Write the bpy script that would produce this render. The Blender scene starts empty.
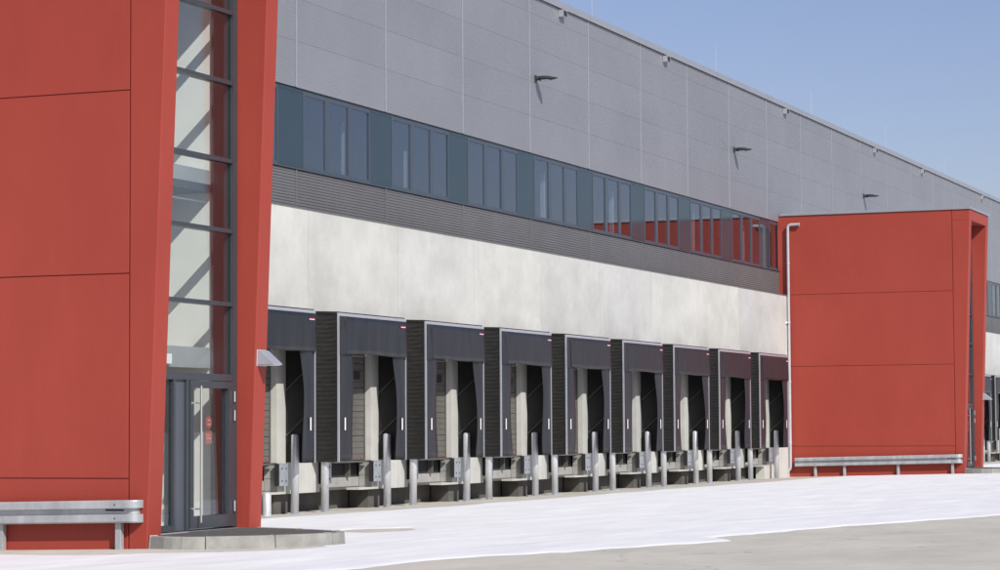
import bpy, math, random
import numpy as np
from mathutils import Vector, Matrix

random.seed(7)
rng = np.random.default_rng(7)
S = bpy.context.scene
COL = S.collection
R = math.radians

# ------------------------------------------------------------------ camera
cam_d = bpy.data.cameras.new('camera')
cam = bpy.data.objects.new('camera', cam_d)
COL.objects.link(cam)
cam_d.sensor_width = 36.0
cam_d.lens = 36.0 * 2434.9 / 1000.0
cam_d.clip_start = 0.1
cam_d.clip_end = 6000
yaw, pit, rol = R(22.303), R(3.406), R(-0.318)
F = Vector((math.cos(yaw) * math.cos(pit), math.sin(yaw) * math.cos(pit), math.sin(pit)))
RT = Vector((math.sin(yaw), -math.cos(yaw), 0))
UP = RT.cross(F)
R2 = RT * math.cos(rol) + UP * math.sin(rol)
U2 = -RT * math.sin(rol) + UP * math.cos(rol)
m = Matrix((R2, U2, -F)).transposed().to_4x4()
m.translation = Vector((0, 0, 1.7))
cam.matrix_world = m
S.camera = cam

# ------------------------------------------------------------------ sky, sun, exposure
SUN = Vector((0.74, 1.0, -0.95)).normalized()          # direction the light travels
sun_el = math.asin(-SUN.z)
sun_az = math.atan2(-SUN.x, -SUN.y)                     # clockwise from +Y
W = bpy.data.worlds.new('World')
S.world = W
W.use_nodes = True
nt = W.node_tree
nt.nodes.clear()
sky = nt.nodes.new('ShaderNodeTexSky')
sky.sky_type = 'NISHITA'
sky.sun_disc = False
sky.sun_elevation = sun_el
sky.sun_rotation = sun_az
sky.altitude = 200
sky.air_density = 1.0
sky.dust_density = 1.2
sky.ozone_density = 2.0
bg = nt.nodes.new('ShaderNodeBackground')
bg.inputs['Strength'].default_value = 0.080
wo = nt.nodes.new('ShaderNodeOutputWorld')
tint = nt.nodes.new('ShaderNodeMix')                    # white balance of the whole sky
tint.data_type, tint.blend_type = 'RGBA', 'MULTIPLY'
tint.inputs[0].default_value = 1.0
tint.inputs[7].default_value = (0.98, 0.875, 0.99, 1)
nt.links.new(sky.outputs[0], tint.inputs[6])
nt.links.new(tint.outputs[2], bg.inputs[0])
nt.links.new(bg.outputs[0], wo.inputs[0])

sd = bpy.data.lights.new('sun', 'SUN')
sd.energy = 3.6
sd.angle = R(0.53)
sd.color = (1.0, 0.955, 0.89)
so = bpy.data.objects.new('sun', sd)
COL.objects.link(so)
so.rotation_euler = SUN.to_track_quat('-Z', 'Y').to_euler()
so.location = (0, -20, 40)

S.view_settings.view_transform = 'Standard'
S.view_settings.look = 'None'
S.view_settings.exposure = 0.45
S.view_settings.gamma = 1.0
S.render.engine = 'CYCLES'
S.cycles.max_bounces = 8
S.cycles.transparent_max_bounces = 24

# ------------------------------------------------------------------ measures (metres)
P = 4.407            # bay
X0 = 45.019          # a cladding joint
YW = 23.055          # cladding / window plane
YC = 22.75           # concrete wall face
YS = 22.109          # dock shelter front
XA, XB = 28.31, 81.70
YT = 16.715          # tower front at ground
LEAN = 0.0366
ZT = 9.05
TW = 3.22
DC = 46.79           # centre of dock 0


def gz(y):
    return min(0.148, 0.02 + max(0.0, 22.75 - y) * 0.0205)


# ------------------------------------------------------------------ material helpers
MATS = {}


def nodes_of(name):
    mt = bpy.data.materials.new(name)
    mt.use_nodes = True
    t = mt.node_tree
    b = t.nodes['Principled BSDF']
    MATS[name] = mt
    return mt, t, b


def N(t, typ, **kw):
    n = t.nodes.new(typ)
    for k, v in kw.items():
        setattr(n, k, v)
    return n


def pos(t, scale=(1, 1, 1)):
    g = N(t, 'ShaderNodeNewGeometry')
    mp = N(t, 'ShaderNodeMapping')
    mp.inputs['Scale'].default_value = scale
    t.links.new(g.outputs['Position'], mp.inputs['Vector'])
    return mp.outputs[0]


def noise(t, vec, scale, detail=4, rough=0.55):
    n = N(t, 'ShaderNodeTexNoise')
    n.inputs['Scale'].default_value = scale
    n.inputs['Detail'].default_value = detail
    n.inputs['Roughness'].default_value = rough
    t.links.new(vec, n.inputs['Vector'])
    return n.outputs['Fac']


def ramp(t, fac, a, b, ca=(0, 0, 0), cb=(1, 1, 1)):
    r = N(t, 'ShaderNodeValToRGB')
    r.color_ramp.elements[0].position = a
    r.color_ramp.elements[1].position = b
    r.color_ramp.elements[0].color = (*ca, 1)
    r.color_ramp.elements[1].color = (*cb, 1)
    t.links.new(fac, r.inputs[0])
    return r.outputs[0]


def mixc(t, fac, a, b, mode='MIX'):
    n = N(t, 'ShaderNodeMix', data_type='RGBA', blend_type=mode)
    for sock, v in ((n.inputs[0], fac), (n.inputs[6], a), (n.inputs[7], b)):
        if hasattr(v, 'is_linked'):
            t.links.new(v, sock)
        elif isinstance(v, (int, float)):
            sock.default_value = v
        else:
            sock.default_value = (*v, 1)
    return n.outputs[2]


def bump(t, b, h, strength=0.2, dist=0.01):
    n = N(t, 'ShaderNodeBump')
    n.inputs['Strength'].default_value = strength
    n.inputs['Distance'].default_value = dist
    t.links.new(h, n.inputs['Height'])
    t.links.new(n.outputs[0], b.inputs['Normal'])


def simple(name, col, rough=0.5, metal=0.0, var=0.12, scale=3.0, spec=0.5, stretch=(1, 1, 1), rnd=0.0, bmp=0.0):
    mt, t, b = nodes_of(name)
    f = noise(t, pos(t, stretch), scale)
    lo = tuple(c * (1 - var) for c in col)
    hi = tuple(min(1, c * (1 + var)) for c in col)
    c = ramp(t, f, 0.3, 0.7, lo, hi)
    if rnd:
        oi = N(t, 'ShaderNodeObjectInfo')
        v = ramp(t, oi.outputs['Random'], 0, 1, (1 - rnd,) * 3, (1 + 0 * rnd,) * 3)
        c = mixc(t, 1.0, c, v, 'MULTIPLY')
    t.links.new(c, b.inputs['Base Color'])
    b.inputs['Roughness'].default_value = rough
    b.inputs['Metallic'].default_value = metal
    b.inputs['Specular IOR Level'].default_value = spec
    if bmp:
        bump(t, b, noise(t, pos(t), 60, 3), bmp, 0.004)
    return mt


# painted red render: even colour, faint vertical brushing and blotches
mt, t, b = nodes_of('red_paint')
f1 = noise(t, pos(t, (1, 1, 0.6)), 0.9, 5, 0.6)
f2 = noise(t, pos(t, (6, 6, 0.6)), 2.0, 4)
c = ramp(t, f1, 0.3, 0.75, (0.280, 0.042, 0.028), (0.315, 0.050, 0.034))
c = mixc(t, 0.18, c, ramp(t, f2, 0.35, 0.7, (0.275, 0.040, 0.027), (0.32, 0.052, 0.035)))
t.links.new(c, b.inputs['Base Color'])
b.inputs['Roughness'].default_value = 0.55
b.inputs['Specular IOR Level'].default_value = 0.3
bump(t, b, noise(t, pos(t), 45, 4), 0.12, 0.004)

# precast concrete
mt, t, b = nodes_of('precast_concrete')
pz = pos(t, (0.8, 0.8, 0.8))
a1 = noise(t, pz, 1.5, 8, 0.68)
a2 = noise(t, pos(t, (3, 3, 0.3)), 1.1, 5, 0.6)
a3 = noise(t, pos(t, (0.8, 0.8, 1.0)), 0.5, 6, 0.68)
c = ramp(t, a1, 0.3, 0.72, (0.395, 0.398, 0.372), (0.555, 0.562, 0.535))
c = mixc(t, 0.16, c, ramp(t, a2, 0.34, 0.7, (0.355, 0.358, 0.335), (0.59, 0.597, 0.565)))
c = mixc(t, 0.5, c, ramp(t, a3, 0.35, 0.65, (0.385, 0.392, 0.375), (0.57, 0.578, 0.55)))
oi = N(t, 'ShaderNodeObjectInfo')
c = mixc(t, 1.0, c, ramp(t, oi.outputs['Random'], 0, 1, (0.89, 0.895, 0.92), (1.0, 1.0, 0.98)), 'MULTIPLY')
spots = ramp(t, noise(t, pos(t), 14, 2), 0.70, 0.76, (1, 1, 1), (0.82, 0.81, 0.79))
c = mixc(t, 1.0, c, spots, 'MULTIPLY')
t.links.new(c, b.inputs['Base Color'])
b.inputs['Roughness'].default_value = 0.8
b.inputs['Specular IOR Level'].default_value = 0.25
bump(t, b, noise(t, pos(t), 25, 6), 0.2, 0.006)

# yard concrete
mt, t, b = nodes_of('yard_concrete')
a1 = noise(t, pos(t, (0.5, 1.0, 1)), 1.1, 8, 0.66)
a2 = noise(t, pos(t), 5.0, 6, 0.65)
a3 = noise(t, pos(t, (0.6, 0.9, 1)), 0.22, 4, 0.6)
c = ramp(t, a1, 0.32, 0.68, (0.395, 0.380, 0.332), (0.57, 0.552, 0.492))
c = mixc(t, 0.3, c, ramp(t, a2, 0.3, 0.7, (0.35, 0.338, 0.295), (0.59, 0.572, 0.51)))
c = mixc(t, 0.4, c, ramp(t, a3, 0.35, 0.65, (0.385, 0.372, 0.328), (0.56, 0.542, 0.48)))
st = ramp(t, noise(t, pos(t, (0.5, 1.2, 1)), 1.15, 7, 0.72), 0.665, 0.70, (1, 1, 1), (0.30, 0.29, 0.27))
c = mixc(t, 1.0, c, st, 'MULTIPLY')
vo = N(t, 'ShaderNodeTexVoronoi', feature='DISTANCE_TO_EDGE')
vo.inputs['Scale'].default_value = 0.21
wv = N(t, 'ShaderNodeVectorMath', operation='ADD')
nz_ = N(t, 'ShaderNodeTexNoise')
nz_.inputs['Scale'].default_value = 1.4
nz_.inputs['Detail'].default_value = 5
t.links.new(pos(t), nz_.inputs['Vector'])
t.links.new(pos(t), wv.inputs[0])
t.links.new(nz_.outputs['Color'], wv.inputs[1])
t.links.new(wv.outputs[0], vo.inputs['Vector'])
c = mixc(t, 1.0, c, ramp(t, vo.outputs['Distance'], 0.001, 0.004, (0.68, 0.67, 0.65), (1, 1, 1)), 'MULTIPLY')
t.links.new(c, b.inputs['Base Color'])
b.inputs['Roughness'].default_value = 0.85
b.inputs['Specular IOR Level'].default_value = 0.2
bump(t, b, noise(t, pos(t), 30, 6), 0.35, 0.01)

# snow
mt, t, b = nodes_of('snow')
a1 = noise(t, pos(t, (0.35, 1.6, 1)), 1.2, 5)
c = ramp(t, a1, 0.3, 0.7, (0.67, 0.68, 0.70), (0.77, 0.78, 0.79))
t.links.new(c, b.inputs['Base Color'])
b.inputs['Roughness'].default_value = 0.7
b.inputs['Specular IOR Level'].default_value = 0.2
bump(t, b, noise(t, pos(t, (0.35, 1.3, 1)), 4, 5, 0.6), 0.28, 0.03)

# silver ribbed cladding
simple('silver_cladding', (0.245, 0.259, 0.284), 0.42, 0.3, 0.05, 0.5, rnd=0.05)
simple('silver_trim', (0.36, 0.38, 0.44), 0.4, 0.35, 0.06, 2)
simple('coping_metal', (0.33, 0.35, 0.385), 0.42, 0.4, 0.05, 1)
simple('louvre_metal', (0.138, 0.139, 0.143), 0.5, 0.2, 0.06, 1.5, rnd=0.06)
simple('frame_paint', (0.052, 0.069, 0.092), 0.28, 0.1, 0.05, 2)
simple('infill_paint', (0.029, 0.049, 0.064), 0.10, 0.1, 0.06, 1.2)
simple('anthracite', (0.045, 0.052, 0.062), 0.35, 0.1, 0.06, 2)
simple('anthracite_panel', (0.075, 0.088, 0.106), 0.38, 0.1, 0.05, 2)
simple('interior_plaster', (0.82, 0.80, 0.76), 0.8, 0, 0.04, 2)
simple('interior_dark', (0.10, 0.11, 0.125), 0.8, 0, 0.1, 1)
simple('interior_slab', (0.28, 0.29, 0.31), 0.8, 0, 0.08, 2)
simple('white_paint', (0.80, 0.80, 0.80), 0.5, 0, 0.03, 4)
simple('curtain_pvc', (0.020, 0.0225, 0.028), 0.42, 0, 0.2, 1.6, spec=0.35, stretch=(3, 3, 0.5), rnd=0.10)
simple('bellows_black', (0.0095, 0.0092, 0.009), 0.55, 0, 0.25, 5, bmp=0.3)
simple('shelter_inside', (0.010, 0.010, 0.011), 0.7, 0, 0.2, 4)
simple('aluminium', (0.50, 0.51, 0.555), 0.38, 0.55, 0.06, 5)
simple('marker_white', (0.85, 0.85, 0.83), 0.5, 0, 0.03, 4)
simple('sticker_pink', (0.72, 0.50, 0.60), 0.5, 0, 0.04, 4)
simple('sticker_red', (0.50, 0.05, 0.07), 0.5, 0, 0.05, 4)
simple('door_grey', (0.125, 0.120, 0.108), 0.5, 0.1, 0.08, 2, rnd=0.06)
simple('rubber', (0.014, 0.014, 0.014), 0.8, 0, 0.3, 20)
simple('pit_steel', (0.115, 0.115, 0.108), 0.6, 0.3, 0.15, 3)
simple('asphalt', (0.075, 0.072, 0.070), 0.9, 0, 0.25, 9, bmp=0.5)
simple('lamp_grey', (0.05, 0.053, 0.06), 0.45, 0.4, 0.05, 6)
simple('pipe_zinc', (0.50, 0.51, 0.54), 0.4, 0.35, 0.06, 4)
simple('notice_red', (0.34, 0.055, 0.045), 0.5, 0, 0.05, 4)
simple('notice_pale', (0.52, 0.28, 0.25), 0.5, 0, 0.05, 4)
simple('rail_steel', (0.40, 0.42, 0.44), 0.45, 0.35, 0.18, 5, stretch=(1, 1, 0.4))
simple('near_black', (0.02, 0.02, 0.022), 0.8, 0, 0.1, 4)  # plain near-black; in pit, spout and slot it paints the shade
simple('steel_bright', (0.72, 0.72, 0.72), 0.28, 0.9, 0.04, 6)
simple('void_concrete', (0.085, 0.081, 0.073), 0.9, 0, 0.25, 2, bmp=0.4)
simple('cheek_grey', (0.30, 0.30, 0.285), 0.7, 0, 0.15, 3)
simple('plate_steel', (0.36, 0.39, 0.43), 0.45, 0.35, 0.14, 7)
simple('kerb_concrete', (0.27, 0.27, 0.25), 0.85, 0, 0.22, 4, rnd=0.12, bmp=0.6)

# galvanised steel with spangle
mt, t, b = nodes_of('galvanised')
v = N(t, 'ShaderNodeTexVoronoi')
v.inputs['Scale'].default_value = 34
t.links.new(pos(t), v.inputs['Vector'])
g1 = ramp(t, noise(t, pos(t, (1, 1, 0.4)), 5, 5), 0.3, 0.7, (0.48, 0.50, 0.53), (0.66, 0.68, 0.71))
c = mixc(t, 0.10, g1, v.outputs['Color'], 'OVERLAY')
c = mixc(t, 1.0, c, ramp(t, noise(t, pos(t, (6, 6, 1.6)), 3.0, 6, 0.7), 0.63, 0.72, (1, 1, 1), (0.5, 0.49, 0.47)), 'MULTIPLY')
t.links.new(c, b.inputs['Base Color'])
b.inputs['Metallic'].default_value = 0.4
b.inputs['Roughness'].default_value = 0.42


def glass(name, tint, k, base):
    mt = bpy.data.materials.new(name)
    mt.use_nodes = True
    t = mt.node_tree
    t.nodes.clear()
    fr = N(t, 'ShaderNodeFresnel')
    ge = N(t, 'ShaderNodeNewGeometry')                 # thin pane: same reflection from both faces
    io = N(t, 'ShaderNodeMapRange')
    io.inputs['To Min'].default_value = 1.5
    io.inputs['To Max'].default_value = 1 / 1.5
    t.links.new(ge.outputs['Backfacing'], io.inputs['Value'])
    t.links.new(io.outputs[0], fr.inputs['IOR'])
    ma = N(t, 'ShaderNodeMath', operation='MULTIPLY_ADD')
    ma.use_clamp = True
    ma.inputs[1].default_value = k
    ma.inputs[2].default_value = base
    tr = N(t, 'ShaderNodeBsdfTransparent')
    tr.inputs[0].default_value = (*tint, 1)
    gl = N(t, 'ShaderNodeBsdfGlossy')
    gl.inputs['Roughness'].default_value = 0.0
    gl.inputs['Color'].default_value = (0.95, 0.97, 1.0, 1)
    mx = N(t, 'ShaderNodeMixShader')
    o = N(t, 'ShaderNodeOutputMaterial')
    t.links.new(fr.outputs[0], ma.inputs[0])
    t.links.new(ma.outputs[0], mx.inputs[0])
    t.links.new(tr.outputs[0], mx.inputs[1])
    t.links.new(gl.outputs[0], mx.inputs[2])
    t.links.new(mx.outputs[0], o.inputs[0])
    MATS[name] = mt


glass('window_glass', (0.68, 0.73, 0.78), 1.0, 0.145)
glass('entrance_glass', (0.955, 0.98, 0.975), 1.15, 0.0)


# ------------------------------------------------------------------ mesh helpers
class G:
    def __init__(s):
        s.v = []
        s.f = []
        s.smooth = False

    def add(s, vs, fs):
        o = len(s.v)
        s.v += [tuple(x) for x in vs]
        s.f += [tuple(i + o for i in q) for q in fs]
        return s

    def box(s, x0, x1, y0, y1, z0, z1):
        return s.add([(x0, y0, z0), (x1, y0, z0), (x1, y1, z0), (x0, y1, z0), (x0, y0, z1), (x1, y0, z1), (x1, y1, z1), (x0, y1, z1)],
                     [(0, 3, 2, 1), (4, 5, 6, 7), (0, 1, 5, 4), (1, 2, 6, 5), (2, 3, 7, 6), (3, 0, 4, 7)])

    def hexa(s, p):                       # 8 corners, bottom ring then top ring
        return s.add(p, [(0, 3, 2, 1), (4, 5, 6, 7), (0, 1, 5, 4), (1, 2, 6, 5), (2, 3, 7, 6), (3, 0, 4, 7)])

    def prism(s, pts, ax, a, b):          # polygon extruded along axis ax ('x','y','z')
        n = len(pts)

        def mk(q, w):
            if ax == 'x':
                return (w, q[0], q[1])
            if ax == 'y':
                return (q[0], w, q[1])
            return (q[0], q[1], w)
        vs = [mk(q, a) for q in pts] + [mk(q, b) for q in pts]
        fs = [tuple(range(n - 1, -1, -1)), tuple(range(n, 2 * n))]
        fs += [(i, (i + 1) % n, n + (i + 1) % n, n + i) for i in range(n)]
        return s.add(vs, fs)

    def tube(s, path, r, n=12, caps=True):
        pts = [Vector(q) for q in path]
        rr = r if isinstance(r, (list, tuple)) else [r] * len(pts)
        vs = []
        ref = None
        for i, q in enumerate(pts):
            d = (pts[min(i + 1, len(pts) - 1)] - pts[max(i - 1, 0)]).normalized()
            if ref is None:
                ref = Vector((1, 0, 0)) if abs(d.x) < 0.9 else Vector((0, 1, 0))
            u = (ref - d * ref.dot(d)).normalized()
            ref = u
            w = d.cross(u)
            for k in range(n):
                a = 2 * math.pi * k / n
                vs.append(q + (u * math.cos(a) + w * math.sin(a)) * rr[i])
        fs = []
        for i in range(len(pts) - 1):
            for k in range(n):
                fs.append((i * n + k, i * n + (k + 1) % n, (i + 1) * n + (k + 1) % n, (i + 1) * n + k))
        if caps:
            fs.append(tuple(range(n - 1, -1, -1)))
            fs.append(tuple((len(pts) - 1) * n + k for k in range(n)))
        return s.add(vs, fs)

    def sheet(s, fn, nu, nv, th):
        """closed sheet: fn(u,v)->(x,y,z), thickened by th along +y"""
        A = [[fn(i / nu, j / nv) for j in range(nv + 1)] for i in range(nu + 1)]
        front = [A[i][j] for i in range(nu + 1) for j in range(nv + 1)]
        back = [(q[0], q[1] + th, q[2]) for q in front]
        M = len(front)
        ix = lambda i, j: i * (nv + 1) + j
        fs = []
        for i in range(nu):
            for j in range(nv):
                fs.append((ix(i, j), ix(i + 1, j), ix(i + 1, j + 1), ix(i, j + 1)))
                fs.append((M + ix(i, j), M + ix(i, j + 1), M + ix(i + 1, j + 1), M + ix(i + 1, j)))
        for i in range(nu):
            fs.append((ix(i, 0), M + ix(i, 0), M + ix(i + 1, 0), ix(i + 1, 0)))
            fs.append((ix(i, nv), ix(i + 1, nv), M + ix(i + 1, nv), M + ix(i, nv)))
        for j in range(nv):
            fs.append((ix(0, j), ix(0, j + 1), M + ix(0, j + 1), M + ix(0, j)))
            fs.append((ix(nu, j), M + ix(nu, j), M + ix(nu, j + 1), ix(nu, j + 1)))
        return s.add(front + back, fs)

    def mesh(s, name, mat, smooth=False):
        me = bpy.data.meshes.new(name)
        me.from_pydata(s.v, [], s.f)
        me.materials.append(MATS[mat])
        if smooth:
            me.polygons.foreach_set('use_smooth', [True] * len(me.polygons))
        me.update()
        return me


def obj(name, g, mat=None, parent=None, loc=(0, 0, 0), smooth=False, bevel=0):
    me = g.mesh(name, mat, smooth) if isinstance(g, G) else g
    o = bpy.data.objects.new(name, me)
    COL.objects.link(o)
    o.parent = parent
    o.location = loc
    if bevel:
        md = o.modifiers.new('bevel', 'BEVEL')
        md.width = bevel
        md.segments = 2
        md.limit_method = 'ANGLE'
    if smooth:
        md = o.modifiers.new('split', 'EDGE_SPLIT')
        md.split_angle = R(40)
    return o


def thing(name, label, cat, loc, group=None):
    o = bpy.data.objects.new(name, None)
    COL.objects.link(o)
    o.location = loc
    o.empty_display_size = 0.2
    return tag(o, label, cat, group)


def tag(o, label, cat, group=None):
    o['label'] = label
    o['category'] = cat
    if group:
        o['group'] = group
    return o


def copy_tree(o, loc=None, parent=None):
    c = o.copy()
    COL.objects.link(c)
    c.parent = parent
    if loc is not None:
        c.location = loc
    for ch in o.children:
        copy_tree(ch, None, c)
    return c


# ------------------------------------------------------------------ ground
ys = [-3000, 0, 8, 16.5, 20.0, 22.75, 26, 3000]
xs = [-3000, 20, 50, 90, 150, 3000]
g = G()
vs = [(x, y, gz(y)) for x in xs for y in ys]
ny = len(ys)
g.add(vs, [(i * ny + j, (i + 1) * ny + j, (i + 1) * ny + j + 1, i * ny + j + 1) for i in range(len(xs) - 1) for j in range(ny - 1)])
o = obj('ground', g, 'yard_concrete')
o['kind'] = 'structure'


# snow sheet: a thin, uneven layer with a ragged rim
def vnoise(x, y, seed):
    xi, yi = np.floor(x).astype(np.int64), np.floor(y).astype(np.int64)
    fx, fy = x - xi, y - yi
    fx, fy = fx * fx * (3 - 2 * fx), fy * fy * (3 - 2 * fy)

    def h(a, b):
        n = (a * 374761393 + b * 668265263 + seed * 974711) & 0x7fffffff
        n = ((n ^ (n >> 13)) * 1274126177) & 0x7fffffff
        return ((n ^ (n >> 16)) & 0xffff) / 65535.0
    return (h(xi, yi) * (1 - fx) + h(xi + 1, yi) * fx) * (1 - fy) + (h(xi, yi + 1) * (1 - fx) + h(xi + 1, yi + 1) * fx) * fy


def fbm(x, y, seed, o=4):
    return sum(vnoise(x * 2 ** i, y * 2 ** i, seed + i) * 0.5 ** i for i in range(o)) / sum(0.5 ** i for i in range(o)) - 0.5


ISLAND = [(28.33, 16.70), (28.17, 16.35), (28.15, 16.05), (28.30, 15.72), (28.55, 15.42), (28.90, 15.12), (29.30, 14.86), (29.75, 14.68),
          (30.20, 14.68), (30.55, 14.86), (30.80, 15.18), (31.00, 15.55), (31.25, 16.05), (31.50, 16.70)]


def poly_sd(px, py, poly):
    """approximate signed distance, positive outside"""
    d = np.full(px.shape, 1e9)
    ins = np.zeros(px.shape, bool)
    n = len(poly)
    for i in range(n):
        ax, ay = poly[i]
        bx, by = poly[(i + 1) % n]
        ex, ey = bx - ax, by - ay
        tt = np.clip(((px - ax) * ex + (py - ay) * ey) / (ex * ex + ey * ey), 0, 1)
        d = np.minimum(d, np.hypot(px - ax - ex * tt, py - ay - ey * tt))
        if ey != 0:
            cond = ((ay > py) != (by > py)) & (px < ex * (py - ay) / ey + ax)
            ins ^= cond
    return np.where(ins, -d, d)


xl = np.concatenate([np.arange(12, 23, 0.5), np.arange(23, 48, 0.11), np.arange(48, 70, 0.25), np.arange(70, 100, 0.5), np.arange(100, 260, 3.0)])
LOWX = [0, 12, 20, 24.8, 26.5, 29.3, 31.4, 32.5, 32.9, 33.3, 34.3, 36.0, 37.9, 40.5, 43.3, 60, 130, 260]
LOWY = [17, 14.6, 13.0, 12.0, 11.93, 10.93, 10.25, 9.84, 10.1, 10.38, 10.34, 9.95, 9.59, 8.85, 8.24, 4.5, -12, -40]
UPX = [0, 40, 44.5, 48.4, 52.3, 60, 68, 76, 79, 90, 260]
UPY = [21.9, 21.5, 21.2, 21.0, 20.85, 20.85, 20.75, 20.55, 20.5, 20.8, 20.8]
NV = 300
yl = np.interp(xl, LOWX, LOWY) - 0.5
yu = np.interp(xl, UPX, UPY) + 0.4
XX = np.repeat(xl[:, None], NV, 1)
YY = yl[:, None] + (yu - yl)[:, None] * np.linspace(0, 1, NV)[None, :]
near = np.clip(1 - (XX - 60) / 40, 0.25, 1)
rag = fbm(XX * 0.9, YY * 2.6, 3, 5) * 0.55
lo = (YY - np.interp(XX, LOWX, LOWY)) + rag * 0.7
up = (np.interp(XX, UPX, UPY) - YY) + fbm(XX * 0.35, YY * 1.2, 9, 4) * 0.9
tnear = poly_sd(XX, YY, [(28.31, 16.7), (31.53, 16.7), (31.53, 26), (28.31, 26)])
tfar = poly_sd(XX, YY, [(81.7, 16.7), (84.92, 16.7), (84.92, 26), (81.7, 26)])
isl = poly_sd(XX, YY, ISLAND)
left_bare = poly_sd(XX, YY, [(26.75, 26), (26.65, 17.8), (26.35, 16.5), (27.0, 15.85), (27.7, 15.1), (28.35, 14.62), (29.3, 14.45), (31.4, 16.6), (31.4, 26)])
bare = poly_sd(XX, YY, [(33.4, 15.95), (34.0, 15.62), (34.75, 15.62), (35.5, 16.05), (35.15, 16.4), (34.7, 16.9), (33.6, 16.6)])
lf = left_bare + fbm(XX * 1.2, YY * 1.2, 21, 4) * 0.30
T = np.minimum.reduce([lo, up, lf, isl - 0.01, tfar - 0.9 + fbm(XX * 0.4, YY * 0.8, 31) * 0.8, tnear + 0.05, bare + rag * 0.5])
GZ = np.minimum(0.148, 0.02 + np.maximum(0, 22.75 - YY) * 0.0205)
rim = 0.016 * np.tanh(np.maximum(T, -0.5) / 0.07)
und = (fbm(XX * 0.45, YY * 1.1, 41, 5) * 0.035 + fbm(XX * 0.12, (YY + XX * 0.2) * 2.6, 47, 3) * 0.02) * np.clip(T / 1.2, 0, 1)
ZZ = GZ + rim + und + 0.004
keep = T > -0.16
idx = np.arange(XX.size).reshape(XX.shape)
q = np.stack([idx[:-1, :-1], idx[1:, :-1], idx[1:, 1:], idx[:-1, 1:]], -1).reshape(-1, 4)
kq = keep.reshape(-1)[q].any(1)
q = q[kq]
used = np.unique(q)
remap = np.full(XX.size, -1)
remap[used] = np.arange(used.size)
me = bpy.data.meshes.new('snow')
me.from_pydata(np.stack([XX, YY, ZZ], -1).reshape(-1, 3)[used].tolist(), [], remap[q].tolist())
me.materials.append(MATS['snow'])
me.polygons.foreach_set('use_smooth', [True] * len(me.polygons))
o = obj('snow_cover', me)
o['kind'] = 'structure'

# ------------------------------------------------------------------ warehouse
WH = thing('warehouse', 'long grey ribbed metal warehouse with ribbon windows above a pale concrete dock wall', 'building', (X0, YW, 0))
K0, K1 = -5, 26
LX0, LX1 = K0 * P, (K1 + 1) * P
CY = YC - YW                      # concrete face in warehouse space

# body
obj('roof_slab', G().box(LX0, LX1, 0.12, 45, 12.55, 12.9), 'interior_dark', WH)
obj('rear_wall', G().box(LX0, LX1, 45, 45.3, 0, 12.9), 'interior_dark', WH)
obj('end_wall', G().box(LX0 - 0.3, LX0, 0.0, 45.3, 0, 12.9), 'silver_cladding', WH)
obj('end_wall', G().box(LX1, LX1 + 0.3, 0.0, 45.3, 0, 12.9), 'silver_cladding', WH)
obj('upper_floor', G().box(LX0, LX1, 0.13, 44.9, 6.75, 7.1), 'interior_dark', WH)
obj('backing_wall', G().box(LX0, LX1, 0.03, 0.11, 8.87, 13.0), 'near_black', WH)
obj('backing_wall', G().box(LX0, LX1, 0.045, 0.12, 6.20, 7.15), 'near_black', WH)
obj('office_wall', G().box(LX0, LX1, 5.0, 5.15, 7.1, 12.5), 'interior_dark', WH)

# ribbed cladding panels
rows = [(8.86, 9.83), (9.83, 10.73), (10.73, 11.63), (11.63, 12.53), (12.53, 12.98)]


def ribbed(w, h, pitch, depth):
    n = max(1, int(round(h / pitch)))
    pts = []
    for i in range(n):
        z = h * i / n
        d = h / n
        pts += [(-0.006, z), (-0.006 - depth, z + d * 0.30), (-0.006 - depth, z + d * 0.70)]
    pts += [(-0.006, h), (0.025, h), (0.025, 0.0)]
    return G().prism(pts, 'x', 0.026, w - 0.036)


for z0, z1 in rows:
    me = ribbed(P, z1 - z0 - 0.004, 0.06, 0.006).mesh('cladding_panel', 'silver_cladding')
    for k in range(K0, K1 + 1):
        obj('cladding_panel', me, None, WH, (k * P, 0, z0 + 0.002))
js = G().box(-0.014, 0.026, -0.030, 0.03, 8.87, 12.975).mesh('joint_strip', 'silver_trim')
for k in range(K0, K1 + 2):
    obj('joint_strip', js, None, WH, (k * P + 0.002, 0, 0))
cp = G().prism([(-0.075, 12.965), (-0.075, 13.135), (-0.06, 13.15), (0.35, 13.10), (0.35, 13.0), (0.0, 13.0), (-0.055, 12.965)], 'x', 0.004, P - 0.004).mesh('coping', 'coping_metal')
for k in range(K0, K1 + 1):
    obj('coping', cp, None, WH, (k * P, 0, 0))

# ribbon of windows
zb, zt = 7.16, 8.852


def frame(x0, x1, z0, z1, px0, px1, pz0, pz1, y0, y1):
    g = G()
    g.box(x0, px0, y0, y1, z0, z1)
    g.box(px1, x1, y0, y1, z0, z1)
    g.box(px0, px1, y0, y1, z0, pz0)
    g.box(px0, px1, y0, y1, pz1, z1)
    # casement inside the fixed frame
    a = 0.016
    g.box(px0, px0 + a, y0 + 0.010, y1, pz0, pz1).box(px1 - a, px1, y0 + 0.010, y1, pz0, pz1)
    g.box(px0 + a, px1 - a, y0 + 0.010, y1, pz0, pz0 + a).box(px0 + a, px1 - a, y0 + 0.010, y1, pz1 - a, pz1)
    return g


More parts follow.
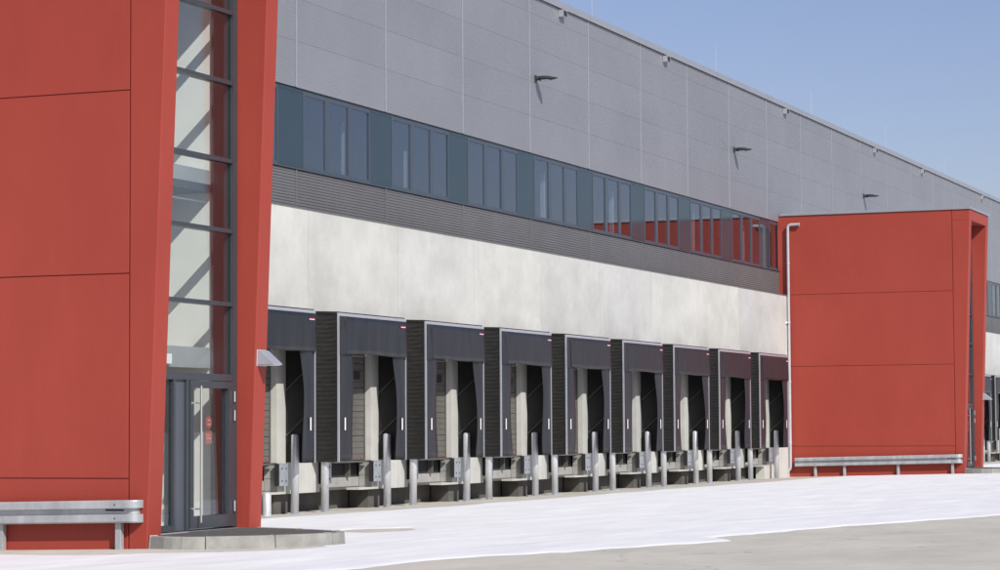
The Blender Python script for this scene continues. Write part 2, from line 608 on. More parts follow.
units = [(0.097, 0.3545, 0.118, 0.327), (0.3545, 0.6075, 0.382, 0.582), (0.6075, 0.842, 0.633, 0.824)]
wm = []
for a, b_, c_, d_ in units:
    fm = frame(a * P + 0.002, b_ * P - 0.002, zb, zt, c_ * P - 0.012, d_ * P + 0.03, 7.235, 8.745, 0.035, 0.115).mesh('window', 'frame_paint')
    pm = G().box(c_ * P, d_ * P + 0.02, 0.056, 0.066, 7.245, 8.735).mesh('pane', 'window_glass')
    wm.append((fm, pm))
im = G().box(0.842 * P, 1.097 * P - 0.002, 0.042, 0.10, 7.23, 8.78).box(0.842 * P, 1.097 * P - 0.002, 0.032, 0.10, 8.78, zt).box(0.842 * P, 1.097 * P - 0.002, 0.032, 0.10, zb, 7.23).mesh('infill_panel', 'infill_paint')
sl = G().prism([(-0.05, 7.135), (-0.05, 7.158), (0.05, 7.172), (0.05, 7.135)], 'x', 0.004, P - 0.004).mesh('window_sill', 'frame_paint')
ip = G().box(0.70 * P, 0.725 * P, 0.45, 0.55, 7.1, 8.55).mesh('interior_post', 'white_paint')
ip2 = G().box(0.70 * P, 0.72 * P, 0.35, 0.45, 7.1, 8.02).box(0.69 * P, 0.70 * P, 0.35, 0.45, 7.1, 8.2).mesh('interior_post', 'white_paint')
for k in range(K0, K1 + 1):
    for fm, pm in wm:
        f_ = obj('window', fm, None, WH, (k * P, 0, 0))
        pn = obj('pane', pm, None, f_)
        pn.rotation_euler.z = random.uniform(-0.0018, 0.0018)
    obj('infill_panel', im, None, WH, (k * P, 0, 0))
    obj('window_sill', sl, None, WH, (k * P, 0, 0))
    if k % 3 != 2:
        obj('interior_post', ip2 if k % 4 == 1 else ip, None, WH, (k * P + (0.22, -1.05, 0.05, -0.9, 0.15)[k % 5], 0, 0))

# louvre band: every slat real
n = 13
h = (7.13 - 6.325) / n
pts = []
for i in range(n):
    z = 6.325 + h * i
    pts += [(0.0, z), (-0.016, z + 0.004), (-0.016, z + h * 0.45), (-0.004, z + h * 0.94)]
pts += [(0.0, 7.13), (0.03, 7.13), (0.03, 6.325)]
lm = G().prism(pts, 'x', 0.016, P - 0.016).mesh('louvre_panel', 'louvre_metal')
ls = G().box(-0.022, 0.022, -0.034, 0.03, 6.322, 7.132).mesh('louvre_post', 'louvre_metal')
lf_ = G().prism([(CY - 0.03, 6.285), (CY - 0.03, 6.305), (0.02, 6.325), (0.02, 6.30)], 'x', 0.003, P - 0.003).mesh('ledge_flashing', 'louvre_metal')
for k in range(K0, K1 + 1):
    obj('louvre_panel', lm, None, WH, (k * P, 0, 0))
    obj('louvre_post', ls, None, WH, (k * P, 0, 0))
    obj('ledge_flashing', lf_, None, WH, (k * P, 0, 0))

# concrete wall bays
DR = DC - X0                      # dock centre inside its bay
dock_ks = list(range(-1, 8)) + list(range(14, 19))
Y0c, Y1c = CY, CY + 0.30
ga = 0.006
cd = G()
cd.box(ga, P - ga, Y0c, Y1c, 3.70, 6.285)
cd.box(ga, DR - 1.22, Y0c, Y1c, 1.06, 3.70).box(DR + 1.22, P - ga, Y0c, Y1c, 1.06, 3.70)
cd.box(ga, DR - 1.26, Y0c, Y1c, 0.43, 1.06).box(DR + 1.26, P - ga, Y0c, Y1c, 0.43, 1.06)
cd.box(DR + 0.62, DR + 1.26, Y0c + 0.003, Y1c, 0.43, 0.475)
cd_me = cd.mesh('concrete_panel', 'precast_concrete')
cp_me = G().box(ga, P - ga, Y0c, Y1c, -0.05, 6.285).mesh('concrete_panel', 'precast_concrete')
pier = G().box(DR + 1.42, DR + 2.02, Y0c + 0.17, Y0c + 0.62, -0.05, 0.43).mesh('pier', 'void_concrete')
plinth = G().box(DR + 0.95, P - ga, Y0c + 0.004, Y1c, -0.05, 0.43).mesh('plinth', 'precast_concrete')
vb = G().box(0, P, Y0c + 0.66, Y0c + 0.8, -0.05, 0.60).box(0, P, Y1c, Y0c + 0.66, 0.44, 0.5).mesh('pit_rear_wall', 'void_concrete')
# dock leveller front and lip
lev = G().box(DR - 1.26, DR + 1.26, Y0c + 0.31, Y0c + 0.36, 0.475, 0.70).mesh('leveller_beam', 'cheek_grey')
levd = G().box(DR - 1.26, DR + 1.26, Y0c + 0.345, Y0c + 0.40, 0.70, 1.0).mesh('leveller_pit', 'near_black')  # dark board; its colour stands in for the shade in the opening
lip = G().box(DR - 1.16, DR + 1.16, Y0c + 0.06, Y0c + 0.42, 1.015, 1.058).box(DR - 0.95, DR - 0.88, Y0c + 0.1, Y0c + 0.34, 0.78, 1.015).box(DR + 0.6, DR + 0.66, Y0c + 0.22, Y0c + 0.34, 0.70, 1.015).mesh('leveller_lip', 'pit_steel')
chk = G().box(DR + 1.245, DR + 1.258, Y0c + 0.01, Y0c + 0.30, 0.50, 0.735).box(DR + 1.245, DR + 1.258, Y0c + 0.01, Y0c + 0.30, 0.745, 1.01).mesh('pit_cheek', 'cheek_grey')
sec_h = 0.523
dpts = []
for i in range(4):
    z = sec_h * i / 4
    d = sec_h / 4
    dpts += [(0.0, z + 0.004), (-0.012, z + 0.014), (-0.012, z + d - 0.012), (0.0, z + d - 0.002)]
dpts += [(0.04, sec_h - 0.002), (0.04, 0.004)]
dsec = G().prism(dpts, 'x', -1.21, 1.21).mesh('door_section', 'door_grey')
dfr = G().box(-1.22, -1.18, -0.02, 0.06, 1.06, 3.70).box(1.18, 1.22, -0.02, 0.06, 1.06, 3.70).box(-1.18, 1.18, -0.02, 0.06, 3.64, 3.70).mesh('dock_door', 'pit_steel')
dwin = G().box(0.50, 0.98, -0.022, -0.0135, 0.18, 0.36).mesh('vision_panel', 'near_black')
dled = G().box(1.02, 1.09, -0.024, -0.0135, 0.05, 0.08).mesh('door_latch', 'sticker_red')
for k in range(K0, K1 + 1):
    L = (k * P, 0, 0)
    if k not in dock_ks:
        obj('concrete_panel', cp_me, None, WH, L)
        continue
    obj('concrete_panel', cd_me, None, WH, L)
    if k == 7:
        obj('plinth', plinth, None, WH, L)
    obj('pier', pier, None, WH, L)
    obj('pit_rear_wall', vb, None, WH, L)
    obj('leveller_beam', lev, None, WH, L)
    obj('leveller_pit', levd, None, WH, L)
    obj('leveller_lip', lip, None, WH, L)
    obj('pit_cheek', chk, None, WH, L)
    d_ = obj('dock_door', dfr, None, WH, (k * P + DR, CY + 0.15, 0))
    for i in range(5):
        obj('door_section', dsec, None, d_, (0, 0.012, 1.06 + sec_h * i))
    obj('vision_panel', dwin, None, d_, (0, 0.012, 1.06 + sec_h * 3))
    obj('door_latch', dled, None, d_, (0, 0.012, 1.06))

# rainwater overflow spouts just under the coping
spo = G()
spo.box(0, 0.32, -0.15, -0.01, 0.165, 0.18).box(0, 0.32, -0.15, -0.01, 0, 0.012)
spo.box(0, 0.012, -0.15, -0.01, 0.012, 0.165).box(0.308, 0.32, -0.15, -0.01, 0.012, 0.165)
spo_me = spo.mesh('overflow_spout', 'aluminium')
spi_me = G().box(0.013, 0.307, -0.14, -0.012, 0.013, 0.164).mesh('spout_throat', 'near_black')  # solid block, coloured as the shade inside the spout mouth
for x in (60.40, 69.18, 82.45, 95.70, 104.4, 117.6):
    s_ = obj('overflow_spout', spo_me, None, WH, (x - X0, -0.008, 12.74))
    obj('spout_throat', spi_me, None, s_)
for x in (65.64, 77.69, 89.9, 102.0, 114.1):
    obj('lightning_rod', G().tube([(0, 0, 0), (0, 0, 1.6)], [0.008, 0.005], 8).box(-0.12, 0.12, -0.12, 0.12, -0.11, 0.0), 'galvanised', WH, (x - X0, 0.95, 13.01))

# wall floodlights
lb = G()
sec = [(0.055, 0.03, 0.05), (0.10, 0.06, 0.062), (0.20, 0.14, 0.070), (0.36, 0.16, 0.060), (0.50, 0.12, 0.034), (0.61, 0.05, 0.010)]
ring = []
nn = 14
for y, w, hh in sec:
    ring += [(w * math.cos(2 * math.pi * i / nn), -y, 0.012 - 0.02 * (y / 0.6) + hh * math.sin(2 * math.pi * i / nn)) for i in range(nn)]
fs = [(j * nn + i, j * nn + (i + 1) % nn, (j + 1) * nn + (i + 1) % nn, (j + 1) * nn + i) for j in range(len(sec) - 1) for i in range(nn)]
fs += [tuple(range(nn)), tuple((len(sec) - 1) * nn + nn - 1 - i for i in range(nn))]
lb.add(ring, fs)
lb_me = lb.mesh('lamp_body', 'lamp_grey', True)
la_me = G().box(-0.06, 0.06, -0.03, 0.0, -0.09, 0.09).tube([(0, -0.03, 0), (0, -0.09, 0.005)], 0.035, 10).mesh('wall_bracket', 'lamp_grey')
ll_me = G().box(-0.10, 0.10, -0.40, -0.20, -0.066, -0.03).mesh('lens', 'steel_bright')
for x, lab in ((58.68, 'dark flat wall floodlight on the grey cladding, nearest of the three'),
               (76.45, 'dark flat wall floodlight on the grey cladding, middle of the three'),
               (94.05, 'dark flat wall floodlight above the far red tower roof')):
    w_ = thing('wall_floodlight', lab, 'floodlight', (x, YW - 0.018, 10.83), 'floodlights along the cladding')
    obj('wall_bracket', la_me, None, w_)
    obj('lamp_body', lb_me, None, w_)
    obj('lens', ll_me, None, w_)

# ------------------------------------------------------------------ red entrance towers
# local space: x 0..TW, y 0 at the wall foot of the front, z up
YB = YW - YT - 0.06           # rear end, against the warehouse
YJ = 0.28                     # joint between portal frame and side panels


def fy(z):                    # leaning front
    return -LEAN * z


def jamb(g, x0, x1, z0, z1, yb):
    g.hexa([(x0, fy(z0), z0), (x1, fy(z0), z0), (x1, yb, z0), (x0, yb, z0), (x0, fy(z1), z1), (x1, fy(z1), z1), (x1, yb, z1), (x0, yb, z1)])


T1 = thing('red_entrance_tower', 'large red entrance tower in the foreground with tall glazed door recess', 'building', (XA, YT, 0))
JL, JR, ZL = 0.36, 2.87, 8.69
g = G()
jamb(g, 0, JL, -0.1, ZL, YJ - 0.008)
jamb(g, JR, TW, -0.1, ZL, YJ - 0.008)
jamb(g, 0, TW, ZL, ZT, YJ - 0.008)
obj('portal_frame', g, 'red_paint', T1, bevel=0.012)
# side panels with recessed joints
zr = [(0.02, 1.070), (1.084, 3.822), (3.836, 6.303), (6.317, ZT - 0.002)]
for z0, z1 in zr:
    obj('facade_panel', G().box(0.0, 0.05, YJ + 0.008, YB + 0.085, z0, z1), 'red_paint', T1, bevel=0.004)
    obj('facade_panel', G().box(TW - 0.05, TW, YJ + 0.008, YB + 0.085, z0, z1), 'red_paint', T1, bevel=0.004)
# inner shell, set back behind the panels
obj('inner_wall', G().box(0.052, 0.30, YJ - 0.005, YB, -0.05, ZT - 0.02), 'interior_plaster', T1)
obj('inner_wall', G().box(3.0, TW - 0.052, YJ - 0.005, YB, -0.05, ZT - 0.02), 'interior_plaster', T1)
obj('joint_backing', G().box(0.026, 0.0515, YJ - 0.004, YB - 0.1, 0.0, ZT - 0.03), 'red_paint', T1)
obj('joint_backing', G().box(TW - 0.0515, TW - 0.026, YJ - 0.004, YB - 0.1, 0.0, ZT - 0.03), 'red_paint', T1)
obj('inner_wall', G().box(0.30, 3.0, 5.4, 5.55, 0, ZT - 0.02), 'interior_plaster', T1)
obj('roof', G().box(0.055, TW - 0.055, YJ, YB, ZT - 0.25, ZT - 0.004), 'interior_slab', T1)
for z0, z1 in ((0.05, 0.315), (2.62, 2.92), (5.20, 5.52)):
    obj('floor_slab', G().box(0.301, 2.999, YJ + 0.42 if z0 > 1 else YJ - 0.2, 5.39, z0, z1), 'interior_slab', T1)
for z0 in (2.50, 5.06):
    obj('cable_conduit', G().tube([(0.35, YJ + 0.5, z0), (2.95, YJ + 0.5, z0)], 0.014, 8), 'white_paint', T1)
obj('painted_shade_strip', G().box(2.965, 2.999, YJ + 0.085, YJ + 0.40, 0.316, ZT - 0.26), 'anthracite_panel', T1)  # dark strip standing in for the shade beside the glass frame
obj('exit_light', G().box(1.35, 1.75, YJ + 0.35, YJ + 0.41, 2.66, 2.80), 'white_paint', T1)
g = G()
ov = 0.045
f0 = fy(ZT) - ov
g.box(-ov, TW + ov, f0, YB - 0.02, ZT + 0.003, ZT + 0.085)
obj('coping', g, 'coping_metal', T1, bevel=0.01)
# glazing wall
YG = 0.245
gy0, gy1 = YG - 0.05, YG + 0.11
g = G()
g.box(JR - 0.12, JR - 0.001, gy0, gy1, 0.33, ZL - 0.002)
g.box(JL + 0.001, JL + 0.07, gy0, gy1, 0.33, ZL - 0.002)
for zc in (3.53, 4.59, 5.61, 6.75, 7.78):
    g.box(JL + 0.07, JR - 0.12, gy0 + 0.01, gy1, zc - 0.03, zc + 0.03)
g.box(JL + 0.07, JR - 0.12, gy0 + 0.01, gy1, ZL - 0.09, ZL - 0.002)
g.box(JL + 0.07, JR - 0.12, gy0 + 0.005, gy1, 2.42, 2.52)
g.box(1.06, 1.115, gy0 + 0.01, gy1, 0.33, 2.42).box(1.41, 1.50, gy0 + 0.01, gy1, 0.33, 2.42)
g.box(JL + 0.07, 1.06, gy0 + 0.01, gy1, 0.33, 0.41)
gw = obj('glazed_screen', g, 'anthracite', T1)
zz = [2.52, 3.50, 3.56, 4.56, 4.62, 5.58, 5.64, 6.72, 6.78, 7.75, 7.81, ZL - 0.09]
for i in range(0, 12, 2):
    obj('pane', G().box(JL + 0.07, JR - 0.12, YG, YG + 0.024, zz[i], zz[i + 1]), 'entrance_glass', gw)
obj('pane', G().box(JL + 0.07, 1.06, YG, YG + 0.024, 0.41, 2.42), 'entrance_glass', gw)
obj('solid_panel', G().box(1.115, 1.41, YG - 0.01, YG + 0.04, 0.33, 2.42), 'anthracite_panel', gw)
# door leaf
dx0, dx1, dz0, dz1 = 1.505, 2.745, 0.345, 2.412
g = G()
g.box(dx0, dx0 + 0.10, gy0 - 0.005, YG + 0.05, dz0, dz1).box(dx1 - 0.14, dx1, gy0 - 0.005, YG + 0.05, dz0, dz1)
g.box(dx0 + 0.10, dx1 - 0.14, gy0 - 0.005, YG + 0.05, dz0, dz0 + 0.17).box(dx0 + 0.10, dx1 - 0.14, gy0 - 0.005, YG + 0.05, dz1 - 0.10, dz1)
dl = obj('entrance_door', g, 'anthracite', T1)
obj('pane', G().box(dx0 + 0.10, dx1 - 0.14, YG, YG + 0.02, dz0 + 0.17, dz1 - 0.10), 'entrance_glass', dl)
hx = dx0 + 0.16
obj('handle', G().tube([(hx, gy0 - 0.085, 0.43), (hx, gy0 - 0.085, 2.34)], 0.016, 10).tube([(hx - 0.01, gy0, 0.62), (hx, gy0 - 0.085, 0.62)], 0.01, 8).tube([(hx - 0.01, gy0, 2.1), (hx, gy0 - 0.085, 2.1)], 0.01, 8), 'steel_bright', dl, smooth=True)
for z in (2.20, 1.93, 0.63):
    obj('hinge', G().tube([(dx1 + 0.004, gy0 - 0.025, z - 0.075), (dx1 + 0.004, gy0 - 0.025, z + 0.075)], 0.016, 10), 'steel_bright', dl, smooth=True)
# two red notices on the glass
g = G()
pts = [(2.18 + 0.09 * math.cos(a), 1.83 + 0.09 * math.sin(a)) for a in [2 * math.pi * i / 28 for i in range(28)]]
g.prism(pts[::-1], 'y', YG + 0.0345, YG + 0.037)
nt_ = obj('notice_disc', g, 'notice_red', dl)
obj('notice_plate', G().box(2.09, 2.27, YG + 0.0345, YG + 0.037, 1.53, 1.71), 'notice_red', dl)
g = G().box(2.14, 2.23, YG + 0.031, YG + 0.0335, 1.79, 1.81).box(2.15, 2.22, YG + 0.031, YG + 0.0335, 1.85, 1.87)
obj('notice_mark', g, 'notice_pale', dl)
g = G().box(2.115, 2.245, YG + 0.031, YG + 0.0335, 1.595, 1.61).box(2.115, 2.20, YG + 0.031, YG + 0.0335, 1.64, 1.652)
obj('notice_mark', g, 'notice_pale', dl)

T2 = copy_tree(T1, (XB, YT, 0))
T2['label'] = 'far red entrance tower with grey roof coping and downpipe'
# downpipe on the far tower
pr = 0.05
px, py = -0.11, 5.97
path = [(px, py - 0.40, 8.74), (px, py - 0.10, 8.74), (px, py - 0.03, 8.71), (px, py, 8.64), (px, py, 0.42), (px, py + 0.01, 0.32), (px, py + 0.09, 0.22), (px, py + 0.11, 0.1), (px, py + 0.11, 0.0)]
dp = obj('downpipe', G().tube(path, pr, 14).tube([(px, py - 0.40, 8.74), (px, py - 0.415, 8.74)], pr + 0.018, 14), 'pipe_zinc', T2, smooth=True)
for z in (1.2, 3.3, 5.35, 7.4):
    obj('bracket', G().tube([(px, py, z - 0.02), (px, py, z + 0.02)], pr + 0.008, 14).box(px, -0.002, py - 0.015, py + 0.015, z - 0.015, z + 0.015), 'galvanised', dp)
g = G().tube([(px - 0.02, py - 0.01, 5.3), (px - 0.16, py + 0.04, 5.36), (px - 0.2, py + 0.06, 5.30)], 0.03, 8)
obj('inlet_stub', g, 'pipe_zinc', dp)


# wedge lamps on the right-hand jambs
def wedge(x, lab):
    w_ = thing('wedge_lamp', lab, 'wall lamp', (x + JR + 0.05, YT + fy(2.77) - 0.004, 2.66))
    g = G().prism([(0.0, 0.0), (0.0, 0.21), (-0.045, 0.21), (-0.27, 0.012), (-0.27, 0.0)][::-1], 'x', 0, 0.27)
    obj('housing', g, 'aluminium', w_, bevel=0.004)
    obj('diffuser', G().box(0.02, 0.25, -0.25, -0.03, -0.012, 0.0), 'marker_white', w_)
    obj('back_plate', G().box(-0.01, 0.28, 0.0, 0.012, -0.02, 0.225), 'galvanised', w_)


wedge(XA, 'silver wedge-shaped wall lamp on the near red tower jamb')
wedge(XB, 'silver wedge-shaped wall lamp on the far red tower jamb')


# ------------------------------------------------------------------ guard rails along the tower sides
def guardrail(xw, lab):
    x = xw - 0.15
    gr = thing('guard_rail', lab, 'guard rail', (x, YT + 0.05, gz(YT)), 'guard rails beside the red towers')
    L = 5.75
    slope = -0.0205
    prof = [(0.0, 0.36), (-0.035, 0.36), (-0.05, 0.375), (-0.05, 0.462), (0.024, 0.466), (0.024, 0.550), (-0.05, 0.554), (-0.05, 0.635), (-0.035, 0.65), (0.0, 0.65)]
    # straight run, then a nose curling round to the wall at the front
    st = [(-0.0, L), (-0.0, 1.2), (-0.0, 0.16)]
    g = G()
    rings = []
    for xx, yy in st:
        rings.append([(a, yy, z + slope * yy) for a, z in prof])
    for i in range(1, 9):
        a = math.pi * 0.5 * i / 8
        cx, cy = 0.11, 0.16
        rings.append([(cx - (0.11 - p_[0]) * math.cos(a), cy - (0.11 - p_[0]) * math.sin(a), p_[1] + slope * cy) for p_ in
                      ([(max(q[0], -0.05) if i == 0 else (q[0] * (1 - i / 8) + (-0.05 if q[0] < -0.001 else 0) * i / 8), q[1]) for q in prof])])
    rings.append([(0.14, q[1], q[2]) for q in rings[-1]])
    m_ = len(prof)
    vs = [v for r_ in rings for v in r_]
    fs = [(i * m_ + j, i * m_ + j + 1, (i + 1) * m_ + j + 1, (i + 1) * m_ + j) for i in range(len(rings) - 1) for j in range(m_ - 1)]
    g.add(vs, fs)
    b_ = obj('beam', g, 'rail_steel', gr)
    md = b_.modifiers.new('solid', 'SOLIDIFY')
    md.thickness = 0.006
    for yy in (0.32, 2.17, 4.03, 5.05):
        gp = G().box(0.03, 0.115, yy - 0.045, yy + 0.045, -0.05 + slope * yy, 0.62 + slope * yy)
        p_ = obj('post', gp, 'rail_steel', gr, bevel=0.008)
        for dz in (0.415, 0.595):
            obj('bolt', G().tube([(-0.048, yy, dz + slope * yy), (-0.062, yy, dz + slope * yy)], [0.016, 0.012], 8), 'pit_steel', p_)
    obj('splice_slot', G().box(0.012, 0.0235, 0.22, 0.50, 0.505, 0.525), 'near_black', gr)
    return gr


guardrail(XA, 'galvanised guard rail along the near red tower wall')
guardrail(XB, 'galvanised guard rail along the far red tower wall')


# ------------------------------------------------------------------ kerbed islands at the tower doors
def resample(poly, nseg):
    pts = [Vector((*p_, 0)) for p_ in poly]
    d = [0]
    for a, b_ in zip(pts, pts[1:]):
        d.append(d[-1] + (b_ - a).length)
    out = []
    for i in range(nseg + 1):
        s = d[-1] * i / nseg
        j = max(k for k in range(len(d)) if d[k] <= s + 1e-9)
        j = min(j, len(pts) - 2)
        f_ = (s - d[j]) / (d[j + 1] - d[j])
        out.append(pts[j].lerp(pts[j + 1], f_))
    return out


def island(dx, lab):
    rn = resample(ISLAND, 36)
    c = Vector((29.8, 16.3, 0))
    zt_ = 0.315
    isl_ = bpy.data.objects.new('entrance_island', None)
    COL.objects.link(isl_)
    isl_.location = (dx, 0, 0)
    isl_['kind'] = 'structure'
    inn = []
    for i, p_ in enumerate(rn):
        a = rn[max(i - 1, 0)]
        b_ = rn[min(i + 1, 36)]
        nrm = Vector((-(b_ - a).y, (b_ - a).x, 0)).normalized()
        if (c - p_).dot(nrm) < 0:
            nrm = -nrm
        inn.append(p_ + nrm * 0.14)
    g = G()
    top = [(p_.x, p_.y, zt_ - 0.006) for p_ in inn] + [(31.45, 16.95, zt_ - 0.006), (28.70, 16.95, zt_ - 0.006)]
    bot = [(x, y, 0.0) for x, y, z in top]
    m_ = len(top)
    g.add(top + bot, [tuple(range(m_))] + [(i, m_ + i, m_ + (i + 1) % m_, (i + 1) % m_) for i in range(m_)])
    obj('island_paving', g, 'asphalt', isl_)
    obj('door_mat', G().box(29.55, 31.12, 16.55, 16.78, zt_ - 0.006, zt_ + 0.006), 'pit_steel', isl_)
    step = 6
    for s in range(0, 36, step):
        g = G()
        vs, k_ = [], step
        rr = random.uniform(-0.004, 0.004)
        for i in range(s, s + step + 1):
            e = 0.004 if i == s else (-0.004 if i == s + step else 0)
            tdir = (rn[min(i + 1, 36)] - rn[max(i - 1, 0)]).normalized() * e
            o_, n_ = rn[i] + tdir, inn[i] + tdir
            oo = o_ + (n_ - o_).normalized() * 0.03
            vs += [(o_.x, o_.y, 0.0), (oo.x, oo.y, zt_ + rr), (n_.x, n_.y, zt_ + rr), (n_.x, n_.y, 0.0)]
        fs = []
        for i in range(step):
            b0 = i * 4
            for j in range(4):
                fs.append((b0 + j, b0 + 4 + j, b0 + 4 + (j + 1) % 4, b0 + (j + 1) % 4))
        fs += [(3, 2, 1, 0), (step * 4, step * 4 + 1, step * 4 + 2, step * 4 + 3)]
        g.add(vs, fs)
        obj('kerb_stone', g, 'kerb_concrete', isl_, bevel=0.010)


island(0, '')
island(XB - XA, '')

# ------------------------------------------------------------------ dock shelters
# local space: x 0 at the dock centre, y 0 at the concrete face, front at y = YS-YC
SF = YS - YC
HW = 1.675
ZS0, ZS1 = 1.06, 4.13


def bellows(side):
    g = G()
    nz, nyy = 66, 6
    rr = np.random.default_rng(5 if side > 0 else 11)
    wob = rr.normal(0, 0.004, (nz + 1, nyy + 1))
    A = []
    for i in range(nz + 1):
        z = ZS0 + 0.01 + (ZS1 - ZS0 - 0.02) * i / nz
        for j in range(nyy + 1):
            f_ = j / nyy
            y = -0.004 + (SF + 0.03) * f_
            amp = 0.009 * (1 if 0 < j < nyy else 0.3)
            x = side * (HW - 0.015 - (amp if i % 2 else 0) + (0.012 * math.sin(f_ * math.pi) * -1)) + wob[i, j]
            A.append((x, y, z - 0.015 * math.sin(f_ * math.pi * 0.9)))
    o_ = nyy + 1
    th = -side * 0.012
    M_ = len(A)
    g.add(A + [(x + th, y, z) for x, y, z in A],
          [(i * o_ + j, (i + 1) * o_ + j, (i + 1) * o_ + j + 1, i * o_ + j + 1) for i in range(nz) for j in range(nyy)] +
          [(M_ + i * o_ + j, M_ + i * o_ + j + 1, M_ + (i + 1) * o_ + j + 1, M_ + (i + 1) * o_ + j) for i in range(nz) for j in range(nyy)])
    return g


def side_curtain(side, seed):
    rr = random.Random(seed)
    a1, a2, a3 = rr.uniform(0, 6), rr.uniform(0, 6), rr.uniform(0.7, 1.3)

    def fn(u, v):
        z = 3.62 + (ZS0 + 0.012 - 3.62) * v
        if side < 0:
            inner = -1.08 + 0.17 * min(1, v * 1.15) + 0.012 * math.sin(v * 9 + a1)
        else:
            inner = 1.00 + 0.17 * min(1, v * 2.4) ** 0.8 + 0.014 * math.sin(v * 8 + a2)
        outer = side * (HW - 0.035)
        x = outer + (inner - outer) * u
        y = SF + 0.012 + 0.022 * math.sin(u * 5 + v * 3 + a1) * u * a3 + 0.05 * u * v * math.sin(v * 4 + a2)
        return (x, y, z)
    return G().sheet(fn, 6, 18, 0.006)


def header(seed):
    rr = random.Random(seed)
    a1, a2 = rr.uniform(0, 6), rr.uniform(0, 6)

    def fn(u, v):
        x = -1.40 + 3.04 * u
        z = 4.065 + (3.29 - 4.065) * v + 0.010 * v * math.sin(u * 7 + a1)
        y = SF - 0.022 - 0.03 * v * (0.6 + 0.4 * math.sin(u * 9 + a2)) - 0.006 * math.sin(u * 31 + a1) * v
        return (x, y, z)
    return G().sheet(fn, 30, 8, 0.006)


def corner_flap(seed):
    def fn(u, v):
        return (-1.64 + (0.29 - 0.05 * v) * u, SF - 0.012 - 0.02 * v * u, 4.065 + (3.275 - 4.065) * v)
    return G().sheet(fn, 4, 4, 0.006)


trim = G()
trim.box(-HW, -HW + 0.042, SF - 0.006, SF + 0.03, ZS0, ZS1 - 0.062)
trim.box(HW - 0.030, HW, SF - 0.006, SF + 0.03, ZS0, ZS1 - 0.062)
trim.box(-HW, HW, SF - 0.006, SF + 0.03, ZS1 - 0.062, ZS1)
trim_me = trim.mesh('edge_trim', 'aluminium')
bl_me = bellows(-1).mesh('side_bellows', 'bellows_black')
br_me = bellows(1).mesh('side_bellows', 'bellows_black')
roof_me = G().hexa([(-HW + 0.01, SF + 0.03, ZS1 - 0.03), (HW - 0.01, SF + 0.03, ZS1 - 0.03), (HW - 0.01, -0.003, ZS1 + 0.02), (-HW + 0.01, -0.003, ZS1 + 0.02),
                    (-HW + 0.01, SF + 0.03, ZS1 + 0.026), (HW - 0.01, SF + 0.03, ZS1 + 0.026), (HW - 0.01, -0.003, ZS1 + 0.05), (-HW + 0.01, -0.003, ZS1 + 0.05)]).mesh('shelter_roof', 'bellows_black')
mk_me = G().box(-0.022, 0.022, -0.004, 0, -0.13, 0.13).mesh('marker_strip', 'marker_white')
str_me = G().tube([(0, -0.02, 0), (0, SF + 0.06, 0.5)], 0.011, 8).mesh('scissor_strut', 'pit_steel')
ln_me = G().box(-0.004, 0.004, SF + 0.04, -0.004, ZS0 + 0.01, ZS1 - 0.05).mesh('inner_lining', 'shelter_inside')
stk_me = G().box(0, 0.24, -0.002, 0, 0.0, 0.018).mesh('sticker', 'sticker_pink')
stk2_me = G().box(0, 0.24, -0.002, 0, 0.019, 0.034).mesh('sticker', 'sticker_red')

sc_l = [side_curtain(-1, s).mesh('side_curtain', 'curtain_pvc', True) for s in range(4)]
sc_r = [side_curtain(1, 10 + s).mesh('side_curtain', 'curtain_pvc', True) for s in range(4)]
hd = [header(s).mesh('header_curtain', 'curtain_pvc', True) for s in range(4)]
cf_me = corner_flap(0).mesh('corner_flap', 'curtain_pvc')

ordn = ['first', 'second', 'third', 'fourth', 'fifth', 'sixth', 'seventh', 'eighth', 'ninth']


def where(k):
    if k <= 7:
        n_ = k + 1
        if n_ == 0:
            return 'first dock beside the near red tower'
        if n_ == 8:
            return 'last dock before the far red tower'
        return ordn[n_] + ' dock from the near red tower'
    return ordn[k - 14] + ' distant dock beyond the far red tower'


post_me = G().tube([(0, 0, -0.03), (0, 0, 1.575), (0, 0, 1.60), (0, 0, 1.612)], [0.082, 0.082, 0.07, 0.03], 20).mesh('tube', 'galvanised', True)
flg_me = G().box(-0.14, 0.14, -0.14, 0.14, -0.02, 0.012).mesh('base_plate', 'galvanised')
pl_me = G().box(-0.18, 0.18, -0.128, -0.112, 0.60, 1.045).mesh('steel_plate', 'plate_steel')
rb_me = G().box(-0.165, 0.165, -0.111, -0.001, 0.60, 1.045).mesh('rubber_block', 'rubber')
bt_me = G().tube([(0, 0, 0), (0, -0.014, 0)], [0.024, 0.018], 8).mesh('bolt', 'pit_steel')

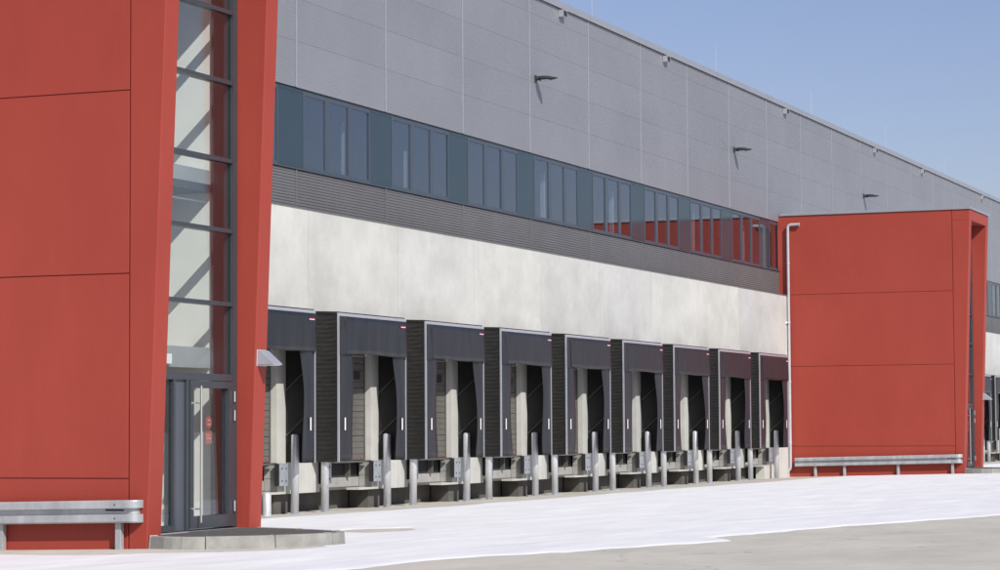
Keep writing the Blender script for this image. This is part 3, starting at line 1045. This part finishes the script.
for k in dock_ks:
    c = DC + k * P
    wt_ = where(k)
    sh = thing('dock_shelter', 'black curtain dock shelter at the ' + wt_, 'dock shelter', (c, YC, 0), 'dock shelters along the concrete wall')
    i4 = k % 4
    obj('side_bellows', bl_me, None, sh)
    obj('side_bellows', br_me, None, sh)
    obj('shelter_roof', roof_me, None, sh)
    obj('edge_trim', trim_me, None, sh)
    h_ = obj('header_curtain', hd[i4], None, sh)
    obj('sticker', stk_me, None, h_, (1.32, SF - 0.044, 3.93))
    obj('sticker', stk2_me, None, h_, (1.32, SF - 0.044, 3.93))
    obj('corner_flap', cf_me, None, sh)
    a_ = obj('side_curtain', sc_l[i4], None, sh)
    obj('marker_strip', mk_me, None, a_, (-1.37, SF - 0.002, 1.84))
    a_ = obj('side_curtain', sc_r[(i4 * 3 + 1) % 4], None, sh)
    obj('marker_strip', mk_me, None, a_, (1.46, SF - 0.002, 1.84))
    for s in (-1, 1):
        obj('inner_lining', ln_me, None, sh, (s * (HW - 0.062), 0, 0))
        for z_ in (1.60, 2.52):
            obj('scissor_strut', str_me, None, sh, (s * (HW - 0.085), 0, z_))
    for s, side in ((-1, 'left'), (1, 'right')):
        b_ = thing('bollard', f'galvanised guide post {side} of the {wt_}', 'bollard', (c + s * 1.52, 22.5, gz(22.5)), 'guide posts below the docks')
        b_.rotation_euler = (R(random.uniform(-0.5, 0.5)), R(random.uniform(-0.5, 0.5)), 0)
        obj('tube', post_me, None, b_)
        obj('base_plate', flg_me, None, b_)
        q_ = thing('dock_bumper', f'galvanised bumper plate {side} of the {wt_}', 'bumper', (c + s * 1.22 + 0.07, YC, 0), 'bumpers below the docks')
        obj('rubber_block', rb_me, None, q_)
        p_ = obj('steel_plate', pl_me, None, q_)
        for zq in (0.70, 0.95):
            for xq in (-0.09, 0.09):
                obj('bolt', bt_me, None, p_, (xq, -0.128, zq))
# short bollard below the first dock
b_ = thing('bollard', 'short stubby galvanised bollard below the first dock beside the near red tower', 'bollard', (42.55, 22.42, gz(22.42)), 'guide posts below the docks')
obj('tube', G().tube([(0, 0, -0.03), (0, 0, 0.44), (0, 0, 0.46)], [0.09, 0.09, 0.075], 20), 'galvanised', b_, smooth=True)
obj('base_plate', flg_me, None, b_)
